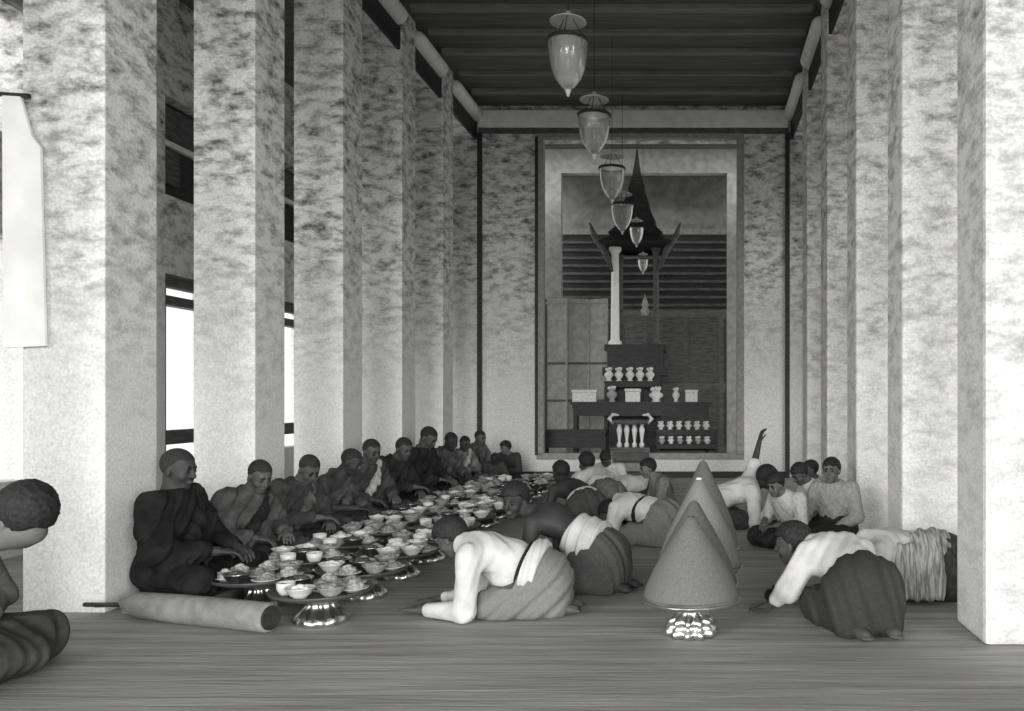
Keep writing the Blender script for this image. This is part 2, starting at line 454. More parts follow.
def dress_monk(root, J, g, TR, torso, h, o, ph, floor, HP):
    rm = o.get('robe', cmat(.06)); bare = o.get('bare', True)
    pr = grow(torso, .022)
    pr.append(ell((.17, 0, .085), (.21, .27, .075), None, .06))
    for q in 'LR':
        pr += [cap(g('h' + q), g('k' + q), .115, .085, .05), cap(g('k' + q), mid(g('k' + q), g('a' + q), .8), .082, .065, .04)]
    arms = 'L' if bare else 'LR'
    for q in arms:
        w = mid(g('e' + q), g('w' + q), .78)
        pr += [cap(g('s' + q), g('e' + q), .085, .080, .05), cap(g('e' + q), w, .075, .055, .04)]
        pr.append(cap(mid(g('s' + q), g('e' + q), .6), mid(g('e' + q), g('h' + q), .8) + np.array([.06, 0, .02]), .07, .06, .06))
    cuts = list(floor)
    nbp, hd = g('nb'), HP(-.03, 0, -.06); ax = unit(hd - nbp)
    cuts.append((nbp + ax * .012 + np.array([.0, 0, 0]), ax))
    if bare:   # the right shoulder left uncovered
        n = unit(np.array([.15, -1.0, 1.05])); cuts.append((g('chest') + np.array([.02, -.02, .075]), n))
    solid('robe', pr, h, rm, root, cuts, folds(.0065, (.35, 1, -.75), 62, (1, 0, .4), 9, 1.5, ph))
    # the folded outer cloth over the left shoulder
    if o.get('sash', True):
        sL, chx = g('sL'), g('chest')
        front = [chx + np.array([.155, -.10, -.16]), chx + np.array([.15, .02, -.02]), mid(sL, chx, .35) + np.array([.06, 0, .075]),
                 mid(sL, chx, .3) + np.array([-.07, 0, .07]), chx + np.array([-.145, .05, -.04]), chx + np.array([-.15, -.02, -.2])]
        fp = [cap(a, b, .040, .040, .03) for a, b in zip(front, front[1:])]
        solid('shoulder_cloth', fp, h, o.get('sashm', rm), root, floor, folds(.006, (.2, 1, .3), 95, (0, .3, 1), 8, .8, ph + 1))

def dress_lay(root, J, g, TR, torso, h, o, ph, floor, HP):
    """jacket or shirt, waist sash and wrapped lower cloth on a kneeling or sitting person"""
    pe, ch, be = g('pel'), g('chest'), g('bel')
    up = unit(g('nb') - pe)
    wl = o.get('waist', .30)
    wp = mid(pe, ch, wl)
    if o.get('shirt') is not None:
        pr = grow(torso, .016)
        cuts = list(floor)
        for q in 'LR':
            ww = mid(g('e' + q), g('w' + q), o.get('sleeve', .85))
            pr += [cap(g('s' + q), g('e' + q), .076, .066, .045), cap(g('e' + q), ww, .062, .046, .03)]
        nbp, hd = g('nb'), HP(-.03, 0, -.06); ax = unit(hd - nbp)
        hemp = mid(pe, ch, wl - o.get('tail', .22))
        if o.get('tail'):
            pr += [ell(mid(pe, be, .9) + np.array([.05, 0, -.07]), (.15, .165, .11), None, .05)]
        def post(F, X, Y, Z):
            # hem: only the trunk is cut, the sleeves hang free of it
            d = -((X - hemp[0]) * up[0] + (Y - hemp[1]) * up[1] + (Z - hemp[2]) * up[2])
            near = np.sqrt((Y - 0) ** 2) < .21
            F = np.where(near, np.maximum(F, d), F)
            dn = (X - nbp[0]) * ax[0] + (Y - nbp[1]) * ax[1] + (Z - nbp[2]) * ax[2] - .02
            rn = np.sqrt((X - nbp[0]) ** 2 + (Y - nbp[1]) ** 2 + (Z - nbp[2]) ** 2)
            return np.where(rn < .15, np.maximum(F, dn), F)
        solid('shirt', pr, h, o['shirt'], root, cuts, folds(o.get('fold', .0042), (.35, .8, .45), 50, (1, .1, .2), 10, 1.6, ph), post=post)
    lower = o.get('lower')
    if lower is not None:
        pr = [ell(pe, (.150, .192, .155), TR, .15), ell(mid(pe, be, .5), (.130, .174, .14), TR, .08)]
        for q in 'LR':
            pr += [cap(g('h' + q), g('k' + q), .120, .088, .06), cap(g('k' + q), mid(g('k' + q), g('a' + q), 1.02), .088, .070, .07)]
        if o.get('skirt', True):
            pr.append(ell(mid(mid(g('kL'), g('kR')), mid(g('aL'), g('aR')), .5) + np.array([0, 0, .01]), (.25, .20, .095), None, .10))
            if abs(up[2]) < .8: pr.append(cap(pe + np.array([-.03, .06, -.10]), pe + np.array([-.03, -.06, -.10]), .13, k=.08))
        cuts = list(floor)
        zc = o.get('zc', .20 if abs(up[2]) < .8 else .30)
        def post2(F, X, Y, Z):
            d = (X - wp[0]) * up[0] + (Y - wp[1]) * up[1] + (Z - wp[2]) * up[2]
            return np.maximum(F, np.minimum(d, (Z - zc) * .9))
        solid('sarong', pr, h, lower, root, cuts, post=post2, disp= folds(.006, o.get('fdir', (.35, 1, -.35)), 52, (0, 1, .3), 8, 1.2, ph + 2))
    if o.get('sash') is not None:
        R = TR; pr = [ell(wp, (.163 + o.get('dg', 0) * .5, .202 + o.get('dg', 0) * .5, .030), R, .01)]
        solid('waist_sash', pr, h, o['sash'], root, floor, folds(.003, up, 180, (0, 1, 0), 10, .5, ph))
    if o.get('strap') is not None:
        solid('shoulder_strap', [ell(mid(pe, ch, .72), (.140, .192, .02), TR, .01)], h * .8, o['strap'], root, floor)
    if o.get('drape') is not None:    # a long cloth laid over the back and hips
        dg = o.get('dg', 0)
        pr = [ell(mid(pe, ch, .45), (.150 + dg, .205 + dg, .16), TR, .05), ell(mid(pe, ch, .15) + np.array([.02, 0, .02]), (.158 + dg, .21 + dg, .12 + dg), TR, .05)]
        for t_ in (.25, .45, .65, .85) if o.get('hang') else ():
            q_ = mid(pe, ch, t_)
            for sg in (1, -1): pr.append(cap(q_ + np.array([0, sg * .17, .02]), np.array([q_[0], sg * .235, .07]), .05, .045, .05))
        pr += [cap(mid(pe, ch, .25) + np.array([.0, -.16, -.02]), mid(pe, ch, .25) + np.array([.02, -.19, -.20]), .05, .05, .04)]
        solid('draped_cloth', pr, h, o['drape'], root, list(floor) + [(mid(pe, ch, o.get('d1', .95)), up), (mid(pe, ch, o.get('d0', -.10)), -up)],
              folds(.007, (1, .1, .2), 75, (0, 1, .6), 7, 1.1, ph))

# ================================================================== THE HALL
XL, XR, YB, ZC = -3.58, 1.51, 13.9, 6.08
LY = [1.70, 3.42, 5.14, 6.885, 8.596, 10.315, 11.98]
RY = [.85, 2.65, 4.457, 6.26, 8.07, 9.88, 11.69]
T = .50
struct('floor', box(-5.8, 3.8, -6.0, 20.5, -.12, 0), FLOOR)
struct('ceiling', box(XL - T, XR + T, -5.5, YB + .3, ZC, ZC + .12), CEIL)

side_words = ['second', 'third', 'fourth', 'fifth', 'sixth', 'seventh']
names_left = {2: 'nearest left pillar, square plastered shaft behind the foremost monk',
              3: 'second left pillar, square plastered shaft beside the window strip',
              4: 'third left pillar, square mottled plaster shaft in the row behind the monks',
              5: 'fourth left pillar, square mottled plaster shaft in the row behind the monks',
              6: 'fifth left pillar, last of the left row before the end wall'}
for i, y in enumerate(LY):
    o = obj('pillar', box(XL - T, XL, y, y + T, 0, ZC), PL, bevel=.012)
    if i < 2:
        o['kind'] = 'structure'; continue
    tag(o, names_left[i], 'pillar', 'left row of pillars')
    # the raised corner strip on each shaft
names_right = {2: 'nearest right pillar, bright plaster shaft at the right edge of the photo',
               3: 'second right pillar, plaster shaft just beyond the man with the striped cloth',
               4: 'third right pillar, plaster shaft behind the boys seated on the right',
               5: 'fourth right pillar, narrow plaster shaft in the right row',
               6: 'fifth right pillar, last of the right row before the end wall'}
for i, y in enumerate(RY):
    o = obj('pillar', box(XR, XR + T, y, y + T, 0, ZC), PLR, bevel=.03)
    if i < 2:
        o['kind'] = 'structure'; continue
    tag(o, names_right[i], 'pillar', 'right row of pillars')
# lintels, dark fascias and round-ended white ledgers between the pillars
k = 1
for ys, xa, sgn in ((LY, XL, 1), (RY, XR, -1)):
    ends = list(ys) + [YB]
    for a, b in zip(ends, ends[1:]):
        y0, y1 = a + T, b
        x0, x1 = sorted((xa - sgn * T, xa - sgn * .06))
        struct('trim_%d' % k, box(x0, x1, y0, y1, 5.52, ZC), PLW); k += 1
        xs = sorted((xa - sgn * .06, xa - sgn * .02))
        struct('trim_%d' % k, box(xs[0], xs[1], y0, y1, 5.53, 5.80), DARKWOOD); k += 1
        xm = xa - sgn * .01
        bm = tube([(xm, y0 + .02, 5.90), (xm, y0 + .10, 5.90), (xm, y1 - .10, 5.90), (xm, y1 - .02, 5.90)], [.07, .115, .115, .07], 12)
        struct('trim_%d' % k, bm, WHITE, smooth=True); k += 1
# ceiling joists
for y, w in ((10.3, .12), (11.0, .07), (11.6, .12), (12.4, .07), (13.1, .12), (9.6, .07), (8.8, .12), (7.9, .12), (6.8, .12)):
    struct('trim_%d' % k, box(XL + .1, XR - .1, y, y + w, ZC - .06, ZC + .01), mat('joist', .24, .8, .17, 6, (.4, 5, 1))); k += 1

# end wall with the great opening
OX0, OX1, OZ0, OZ1 = -2.55, .70, .37, 5.56
struct('wall_back', box(XL - .5, OX0, YB, YB + .35, 0, ZC, box(OX1, XR + .5, YB, YB + .35, 0, ZC,
       box(OX0, OX1, YB, YB + .35, 0, OZ0, box(OX0, OX1, YB, YB + .35, OZ1, ZC)))), PLW)
struct('trim_%d' % k, box(XL + .02, XR - .02, YB - .10, YB, 5.70, 5.98), WHITE, bevel=.02); k += 1
struct('trim_%d' % k, box(XL + .02, XR - .02, YB - .06, YB, 5.62, 5.70), MIDWOOD); k += 1
struct('trim_%d' % k, box(XL, XL + .07, YB - .07, YB, 0, 5.62), DARKWOOD); k += 1
struct('trim_%d' % k, box(XR - .07, XR, YB - .07, YB, 0, 5.62), DARKWOOD); k += 1
struct('baseboard_back', box(XL + .07, XR - .07, YB - .05, YB, 0, .10), DARKWOOD)
GREYP = mat('grey_frame', .34, .7, .24, 14)
for nm, (a, b, c, d) in (('l', (OX0 - .07, OX0 + .05, OZ0, OZ1)), ('r', (OX1 - .05, OX1 + .07, OZ0, OZ1)),
                         ('t', (OX0 - .07, OX1 + .07, OZ1 - .02, OZ1 + .06)), ('b', (OX0 - .07, OX1 + .07, OZ0 - .07, OZ0 + .03))):
    struct('trim_%d' % k, box(a, b, YB - .05, YB + .1, c, d), GREYP, bevel=.01); k += 1
    if nm == 'l':
        struct('trim_%d' % k, box(OX0 - .09, OX0 - .04, YB - .065, YB, OZ0, OZ1), DARKWOOD); k += 1

# outer walls and their window strips (left aisle), right aisle wall
WX = -5.6
SKYWIN = [(8.95, 9.85), (11.35, 12.25), (6.2, 7.1), (3.6, 4.5)]
def window_wall(x0, x1, wins, m, name):
    ys = sorted([(a, b) for a, b in wins]); y = 2.0
    bm = bmesh.new()
    for a, b in ys:
        box(x0, x1, y, a, 0, 5.7, bm)
        box(x0, x1, a, b, 0, .62, bm); box(x0, x1, a, b, 2.62, 3.45, bm); box(x0, x1, a, b, 4.50, 5.7, bm)
        y = b
    box(x0, x1, y, YB + .3, 0, 5.7, bm)
    return struct(name, bm, m)
window_wall(WX - .25, WX, SKYWIN, PLW, 'wall_left')
window_wall(3.5, 3.75, [(2.2, 3.4), (4.8, 6.0), (7.4, 8.6), (10.0, 11.2), (12.2, 13.2)], PLW, 'wall_right')
struct('ceiling_aisle', box(WX - .25, XL - .5, -5.5, YB + .3, 5.6, 5.7, box(XR + .5, 3.75, -5.5, YB + .3, 5.6, 5.7)), MIDWOOD)
wn = 1
for (a, b) in SKYWIN[:2]:
    # high window: dark shutters in two registers, with a pale rail between
    bm = box(WX - .20, WX - .16, a, b, 3.45, 4.5)
    o = struct('window_%d' % wn, bm, DARKWOOD); wn += 1
    r = obj('window_rail', box(WX - .22, WX - .10, a, b, 4.02, 4.08), WHITE, o)
    r = obj('window_shutter', box(WX - .15, WX - .12, a + .05, a + .45, 3.62, 4.0), MIDWOOD, o)
    r = obj('window_shutter', box(WX - .15, WX - .12, a, b, 4.10, 4.45), MIDWOOD, o)
    # low window: open to the sky under two slats
    o = struct('window_%d' % wn, box(WX - .2, WX - .02, a, a + .05, .62, 2.62), MIDWOOD); wn += 1
    obj('window_slat', box(WX - .2, WX - .06, a, b, 2.50, 2.60), MIDWOOD, o)
    obj('window_slat', box(WX - .2, WX - .06, a, b, 2.30, 2.40), MIDWOOD, o)
    obj('window_rail', box(WX - .2, WX - .06, a, b, .80, .95), MIDWOOD, o)

# ---------------------------------------------------------------- the room beyond
Y2 = 17.4
sc2 = F_PX / Y2
def B(x, y, Y): p = W(x, y, Y); return p.x, p.z
bx0, bz1 = B(561, 173, Y2); bx1, _ = B(727, 173, Y2)
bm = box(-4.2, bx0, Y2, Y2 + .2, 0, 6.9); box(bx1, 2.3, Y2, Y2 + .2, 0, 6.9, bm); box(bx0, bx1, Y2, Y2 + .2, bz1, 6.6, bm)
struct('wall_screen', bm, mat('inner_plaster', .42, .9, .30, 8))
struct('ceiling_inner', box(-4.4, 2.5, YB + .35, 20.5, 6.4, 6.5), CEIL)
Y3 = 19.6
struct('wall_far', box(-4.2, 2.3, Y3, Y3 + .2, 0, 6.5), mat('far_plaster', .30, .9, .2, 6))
lt = struct('trim_%d' % k, box(-4.2, 2.3, Y3 - .12, Y3, 5.05, 5.18), GREYP); k += 1
# slatted shutter band
sh = thing('louvre_screen', 'dark louvred screen high on the far wall behind the altar', 'screen', (0, 0, 0))
obj('backing', box(-3.6, 1.4, Y3 - .05, Y3 - .01, 3.35, 5.05), DARKWOOD, sh)
bm = bmesh.new()
for i in range(9): box(-3.6, 1.4, Y3 - .13, Y3 - .06, 3.40 + i * .18, 3.46 + i * .18, bm)
obj('slats', bm, MIDWOOD, sh)
ds = thing('panelled_partition', 'grey panelled partition below the louvred screen behind the altar', 'partition')
GP = mat('grey_boards', .17, .7, .11, 6, (1, 1, 3))
obj('boards', box(-3.6, 1.4, Y3 - .06, Y3 - .01, .0, 3.33), GP, ds)
for i in range(6):
    x = -3.5 + i * .83
    fr = obj('panel', box(x, x + .70, Y3 - .10, Y3 - .06, .2, 1.5), MIDWOOD, ds, bevel=.015)
    obj('panel', box(x, x + .70, Y3 - .10, Y3 - .06, 1.65, 3.15), MIDWOOD, ds, bevel=.015)
# folding screen on the left, pale, with three leaves
fs = thing('folding_screen', 'pale panelled folding screen standing left of the altar in the room beyond', 'screen')
FSM = mat('screen_paper', .36, .85, .26, 9)
fx = [-3.06, -2.62, -2.18, -1.80]; fy = [17.25, 17.08, 17.25, 17.1]
for i in range(3):
    a, b = Vector((fx[i], fy[i], 0)), Vector((fx[i + 1], fy[i + 1], 0)); d = (b - a).normalized(); n = Vector((-d.y, d.x, 0)) * .03
    bm = bmesh.new(); top = 3.30
    vs = [bm.verts.new(p + Vector((0, 0, z))) for p in (a - n, b - n, b + n, a + n) for z in (.0, top)]
    for f in ((0, 2, 3, 1), (2, 4, 5, 3), (4, 6, 7, 5), (6, 0, 1, 7), (1, 3, 5, 7), (0, 6, 4, 2)): bm.faces.new([vs[j] for j in f])
    bmesh.ops.recalc_face_normals(bm, faces=bm.faces)
    lf = obj('leaf', bm, FSM, fs)
    for z in (.05, 1.25, 2.0, 3.22):
        obj('rail', tube([a - n * 1.2 + Vector((0, 0, z)), b - n * 1.2 + Vector((0, 0, z))], .025, 6), GREYP if z > 3 else MIDWOOD, lf)
    obj('stile', tube([a - n * 1.2, a - n * 1.2 + Vector((0, 0, top))], .03, 6), GREYP if i else MIDWOOD, lf)

# throne pavilion with spire behind the altar
TY = 16.38
tx, _ = B(637, 300, TY)
th = thing('throne_pavilion', 'dark spired throne canopy on slender columns rising behind the altar', 'throne', (tx, TY, 0))
zt = lambda y: CAM_H - (y - VY) * TY / F_PX
s_ = TY / F_PX
bm = box(-32 * s_, 30 * s_, -.5, .5, zt(376), zt(368)); box(-27 * s_, 27 * s_, -.5, .5, zt(368), zt(352), bm); box(-30 * s_, 29 * s_, -.5, .5, zt(352), zt(346), bm)
box(-24 * s_, 24 * s_, -.45, .45, 0, zt(376), bm)
obj('base', bm, DARKWOOD, th)
for (cx, cy, mm, nm, r0) in ((-20 * s_, -.38, WHITE, 'column', .085), (20 * s_, -.38, MIDWOOD, 'column', .06), (-18 * s_, .38, MIDWOOD, 'column', .05), (18 * s_, .38, MIDWOOD, 'column', .05)):
    c = obj(nm, lathe([(r0 * 1.5, zt(346)), (r0 * 1.5, zt(343)), (r0, zt(341)), (r0 * .8, zt(258)), (r0 * 1.4, zt(254)), (r0 * 1.4, zt(251)), (0, zt(251))], 16, off=(cx, cy, 0)), mm, th, smooth=True)
    if mm is WHITE: c['label'] = 'pale column'
prof = []
bm = bmesh.new()
tiers = [(36, 250), (40, 247), (27, 240), (30, 237), (20, 228), (22, 225), (14, 210), (15, 208), (9, 192), (9.5, 190), (5, 176), (3, 165), (.8, 150)]
lathe([(r * s_ * 1.25, zt(y)) for r, y in tiers] + [(0, zt(146))], 4, bm=bm)
bmesh.ops.rotate(bm, verts=bm.verts, cent=(0, 0, 0), matrix=Matrix.Rotation(PI / 4, 3, 'Z'))
obj('spire_roof', bm, DARKWOOD, th)
for sx in (-1, 1):
    obj('eave_bracket', tube([(sx * 22 * s_, -.42, zt(275)), (sx * 30 * s_, -.45, zt(255)), (sx * 40 * s_, -.5, zt(240)), (sx * 44 * s_, -.5, zt(228))], [.03, .07, .06, .015], 8), MIDWOOD, th, smooth=True)
seat = obj('throne_back', box(-11 * s_, 10 * s_, -.1, .05, zt(346), zt(318)), MIDWOOD, th)
obj('finial', lathe([(.05, 0), (.09, .08), (.05, .16), (.07, .2), (.02, .34), (0, .42)], 12, off=(9 * s_, -.3, zt(318) + .02)), PORC2, th, smooth=True)

# altar
AY = 15.1
za = lambda y: CAM_H - (y - VY) * AY / F_PX
xa_ = lambda x: (x - VX) * AY / F_PX
def altar_table(name, label, x0, x1, y0, y1, Y, dy, thick=.05, legs=True, m=DARKWOOD):
    X0, X1 = (x0 - VX) * Y / F_PX, (x1 - VX) * Y / F_PX
    zt_, zb = CAM_H - (y0 - VY) * Y / F_PX, CAM_H - (y1 - VY) * Y / F_PX
    t = thing(name, label, 'altar table', ((X0 + X1) / 2, Y + dy / 2, 0))
    w = (X1 - X0) / 2
    obj('tabletop', box(-w, w, -dy / 2, dy / 2, zt_ - thick, zt_, box(-w * .97, w * .97, -dy / 2 + .02, dy / 2 - .02, zt_ - thick * 2.2, zt_ - thick)), m, t)
    obj('apron', box(-w * .95, w * .95, -dy / 2 + .02, -dy / 2 + .05, zb, zt_ - thick * 2.2), m, t)
    for sx in (-1, 1):
        for sy in (-1, 1):
            obj('leg', box(sx * w * .93 - .035, sx * w * .93 + .035, sy * (dy / 2 - .05) - .035, sy * (dy / 2 - .05) + .035, 0, zt_ - thick * 2.2), m, t)
    return zt_, t
zB1, _ = altar_table('altar_table', 'long dark altar table across the middle with pale boxes on it', 570, 712, 402, 416, 15.18, .30)
zB2, _ = altar_table('altar_table', 'low dark altar bench at the left foot of the altar', 541, 606, 430, 448, 14.75, .38)
zB3, _ = altar_table('altar_table', 'low dark altar table at the right foot of the altar, with pale vessels', 656, 718, 430, 436, 14.72, .40)
zB3b, _ = altar_table('altar_shelf', 'lowest dark shelf in front of the right altar table', 657, 716, 444, 449, 14.45, .22)
zB4, _ = altar_table('altar_table', 'narrow upper altar stand under the throne with a row of white vessels', 604, 660, 381, 387, 15.52, .26)
# offerings: pale boxes on the long table
OFF = mat('offering_white', .78, .5, .58, 30)
def offering_box(x0, x1, h_, Y, z, label, m=OFF):
    X0, X1 = (x0 - VX) * Y / F_PX, (x1 - VX) * Y / F_PX; w = (X1 - X0) / 2
    t = thing('offering_box', label, 'box', ((X0 + X1) / 2, Y, z))
    obj('box_body', box(-w * .92, w * .92, -.10, .10, .0, h_ * .78), m, t, bevel=.012)
    obj('box_lid', box(-w, w, -.11, .11, h_ * .78, h_), m, t, bevel=.012)
for x0, x1, hh, lab in ((572, 598, .22, 'wide pale box at the left end of the long altar table'), (625, 641, .24, 'pale square box at the middle of the long altar table'),
                        (685, 698, .22, 'small pale box at the right end of the long altar table')):
    offering_box(x0, x1, hh, 15.33, zB1, lab)
def vase(label, x, Y, z, h_, r, m, group=None, nm='vase'):
    t = thing(nm, label, 'vase', ((x - VX) * Y / F_PX, Y, z), 0, group)
    obj('vessel', lathe([(0, 0), (r * .6, 0), (r * .65, h_ * .06), (r * .4, h_ * .15), (r, h_ * .45), (r * .95, h_ * .6), (r * .45, h_ * .78), (r * .6, h_ * .86), (r * .5, h_ * .86), (0, h_ * .5)], 18), m, t, smooth=True)
    fl = bmesh.new()
    for a in range(7):
        bmesh.ops.create_icosphere(fl, subdivisions=1, radius=r * .36, matrix=Matrix.Translation((r * .5 * math.cos(a * 2.4) * (a > 0), r * .5 * math.sin(a * 2.4) * (a > 0), h_ * (.9 + .05 * (a % 3)))))
    obj('flowers', fl, OFF, t, smooth=True)
vase('grey vase left of the middle box on the long altar table', 612, 15.33, zB1, .26, .10, PORC2)
vase('slim white vase between the right boxes on the long altar table', 676, 15.33, zB1, .24, .07, PORC)
vase('broad vase right of the middle box on the long altar table', 656, 15.33, zB1, .24, .13, OFF)
for i, x in enumerate((609, 619, 630, 640, 650)):
    vase('white vessel in the row on the upper stand under the throne', x, 15.65, zB4, .23, .085, PORC if i != 0 else OFF, 'vessels on the upper altar stand')
for i in range(6):
    vase('small pale vessel on the right-hand low altar table', 661 + i * 9, 14.95, zB3, .13, .066, OFF if i % 2 else PORC, 'vessels on the right altar table')
for i in range(6):
    vase('small pale vessel on the lowest right-hand shelf', 662 + i * 9, 14.56, zB3b, .11, .06, OFF if i % 2 else PORC2, 'vessels on the lowest right shelf')
# centre stand with four white legs and steps in front
cs = thing('offering_stand', 'offering stand with four pale turned legs at the centre of the altar', 'stand', ((631 - VX) * 14.5 / F_PX, 14.52, 0))
z0, z1 = CAM_H - (447 - VY) * 14.5 / F_PX, CAM_H - (424 - VY) * 14.5 / F_PX
obj('stand_base', box(-.33, .33, -.2, .2, 0, z0), MIDWOOD, cs)
for dx in (-.19, -.065, .065, .19):
    obj('leg', lathe([(0, z0), (.04, z0), (.045, z0 + .05), (.02, z0 + .1), (.035, z0 + .2), (.05, z0 + .3), (.025, z1 - .02), (.05, z1), (0, z1)], 12, off=(dx, -.1, 0)), PORC, cs, smooth=True)
obj('stand_top', lathe([(0, z1), (.30, z1), (.34, z1 + .05), (.30, z1 + .07), (0, z1 + .07)], 28), MIDWOOD, cs, smooth=True)
for sx in (-1, 1):
    obj('scroll', tube([(sx * .30, -.1, z1 + .0), (sx * .36, -.1, z1 + .09), (sx * .30, -.1, z1 + .16), (sx * .20, -.1, z1 + .15)], [.025, .04, .035, .015], 8), PORC, cs, smooth=True)
for i, (y0, y1, dyy) in enumerate(((447, 451, .0), (452, 456, .16), (457, 462, .32))):
    pass
st = thing('altar_steps', 'three small dark wooden steps leading up to the altar opening', 'steps', ((630 - VX) * 13.6 / F_PX, 13.55, 0))
for i in range(3):
    obj('step', box(-.33 + .02 * i, .33 - .02 * i, -.30 + .2 * i, .30, .14 * i, .14 * (i + 1) - .01), GREYP if i % 2 else MIDWOOD, st)

# ---------------------------------------------------------------- lanterns
def lantern(label, loc, s=1.0):
    t = thing('hanging_lantern', label, 'lantern', loc, 0, 'glass bell lanterns in a line under the ceiling'); t.scale = (s, s, s)
    gp = [(.178, .43), (.174, .37), (.165, .28), (.146, .19), (.112, .11), (.068, .05), (.03, .012), (.0, .0)]
    inner = [(max(r - .006, 0), z + .006) for r, z in gp[::-1]]
    obj('glass_bell', lathe(gp + inner, 28), GLASS, t, smooth=True)
    obj('rim', lathe([(.172, .422), (.186, .422), (.190, .440), (.184, .455), (.172, .455), (.172, .422)], 28), DARKWOOD, t, smooth=True)
    obj('tip', lathe([(0, -.055), (.012, -.045), (.018, -.02), (.03, .008), (0, .012)], 12), PORC, t, smooth=True)
    cu = obj('candle_cup', lathe([(0, .03), (.06, .045), (.095, .10), (.10, .13), (.05, .17), (.02, .18), (0, .18)], 20), mat('oil', .45, .3), t, smooth=True)
    obj('candle', lathe([(.018, .16), (.018, .28), (.004, .285), (0, .30)], 10), PORC, t, smooth=True)
    obj('smoke_bell', lathe([(0, .70), (.02, .695), (.03, .665), (.09, .645), (.16, .61), (.16, .602), (.09, .63), (0, .65)], 28), mat('milk_glass', .55, .3), t, smooth=True)
    top = ZC - loc[2] if loc[1] < YB else 6.42 - loc[2]
    obj('hanging_rod', tube([(0, 0, .69), (0, 0, top / s)], .0035, 6), DARKWOOD, t)
    for a in range(3):
        c, s2 = math.cos(a * 2.094 + .5), math.sin(a * 2.094 + .5)
        obj('chain', tube([(.178 * c, .178 * s2, .445), (.02 * c, .02 * s2, .68)], .004, 5), DARKWOOD, t)
    return t
for (y, lab) in ((7.45, 'largest and nearest glass bell lantern hanging from the ceiling'), (9.35, 'second glass bell lantern of the line, just above the white cornice'),
                 (11.3, 'third glass bell lantern of the line, in the top of the altar opening'), (13.2, 'fourth glass bell lantern of the line, before the throne spire'),
                 (15.05, 'fifth glass bell lantern, first one in the room beyond'), (15.6, 'sixth and farthest glass bell lantern, deep in the room beyond')):
    x, z, sc_ = {7.45: (-1.13, 3.99, 1), 9.35: (-1.13, 3.97, 1), 11.3: (-1.13, 3.93, .96), 13.2: (-1.16, 3.88, .96), 15.05: (-1.07, 4.00, .72), 15.6: (-.99, 3.60, .55)}[y]
    lantern(lab, (x, y, z), sc_)

# ---------------------------------------------------------------- banner on the near left pillar
bn = thing('cloth_banner', 'tall white cloth strip hanging on the nearest left pillar', 'banner')
p = [W(5, 348, 5.12), W(47, 346, 5.12), W(42, 148, 5.12), W(33, 136, 5.12), W(22, 97, 5.12), W(4, 95, 5.12)]
bm = bmesh.new()
fr_ = [bm.verts.new((q.x, 5.105, q.z)) for q in p]; bk = [bm.verts.new((q.x, 5.125, q.z)) for q in p]
bm.faces.new(fr_); bm.faces.new(bk[::-1])
for i in range(len(p)): bm.faces.new((fr_[i], bk[i], bk[(i + 1) % 6], fr_[(i + 1) % 6]))
bmesh.ops.recalc_face_normals(bm, faces=bm.faces)
obj('cloth', bm, mat('banner_cloth', .82, .9, .72, 4), bn)
obj('hanging_bar', tube([(p[5].x - .05, 5.115, p[5].z + .005), (p[4].x + .05, 5.115, p[4].z + .005)], .014, 8), DARKWOOD, bn)

# ================================================================== THINGS ON THE FLOOR
MATW = mat('woven_mat', .20, .85, .13, 5, (8, .6, 1), bump=.2)
tag(obj('seating_mat', box(-3.46, -2.99, 5.10, 12.75, 0, .07), MATW, bevel=.015), 'long thick mat under the row of monks', 'mat')
# rolled mat in front of the foremost monk
rm = thing('rolled_mat', 'grey rolled mat lying in front of the foremost monk', 'mat')
A0, A1 = Vector((-3.27, 4.99, .085)), Vector((-2.36, 4.70, .085)); d = (A1 - A0).normalized()
obj('roll', tube([A0 - d * .14, A0 - d * .08, A0, A0 + d * .3, A1 - d * .3, A1 - d * .02, A1], [.028, .045, .075, .083, .083, .083, .076], 20), mat('roll_cloth', .27, .9, .19, 14, (1, 1, 1), bump=.2), rm, smooth=True)
obj('rolled_end', tube([A1 - d * .01, A1 + d * .012], [.070, .066], 20), DARKWOOD, rm)
for q in (-.02, .022):
    o = Vector((.3, 1, 0)).normalized() * q
    obj('stick', tube([A0 - d * .05 + o, A0 - d * .40 + o * 1.6 - Vector((0, 0, .04 if q > 0 else .02))], [.012, .014], 8), DARKWOOD, rm)

# trays and dishes
def make_tray():
    t = thing('pedestal_tray', 'x', 'tray')
    obj('tray_top', lathe([(0, .178), (.235, .180), (.27, .190), (.283, .203), (.288, .201), (.28, .183), (.24, .166), (.10, .158), (0, .158)], 40), TIN, t, smooth=True)
    obj('foot', lathe([(0, .16), (.11, .16), (.085, .135), (.075, .11), (.10, .085), (.125, .055), (.145, .035), (.15, .012), (.14, 0), (0, 0)], 48, 12, .22, (.02, .14)), SILVER, t, smooth=True)
    return t
def make_bowl(kind):
    nm, pr, fd, m, fm = kind
    t = thing(nm, 'x', 'dish')
    obj('vessel', lathe(pr, 22), m, t, smooth=True)
    if fd:
        bm = bmesh.new()
        R, z, hh, n = fd
        rs = random.Random(n)
        for i in range(n):
            a = rs.random() * 6.28; q = R * .62 * math.sqrt(rs.random())
            rr = R * rs.uniform(.30, .45)
            bmesh.ops.create_icosphere(bm, subdivisions=1, radius=rr, matrix=Matrix.Translation((q * math.cos(a), q * math.sin(a), z + hh * (1 - q / R))) @ Matrix.Diagonal((1, 1, .55, 1)))
        lathe([(R, z), (R * .7, z + hh * .6), (0, z + hh)], 16, bm=bm)
        obj('food', bm, fm, t, smooth=True)
    return t
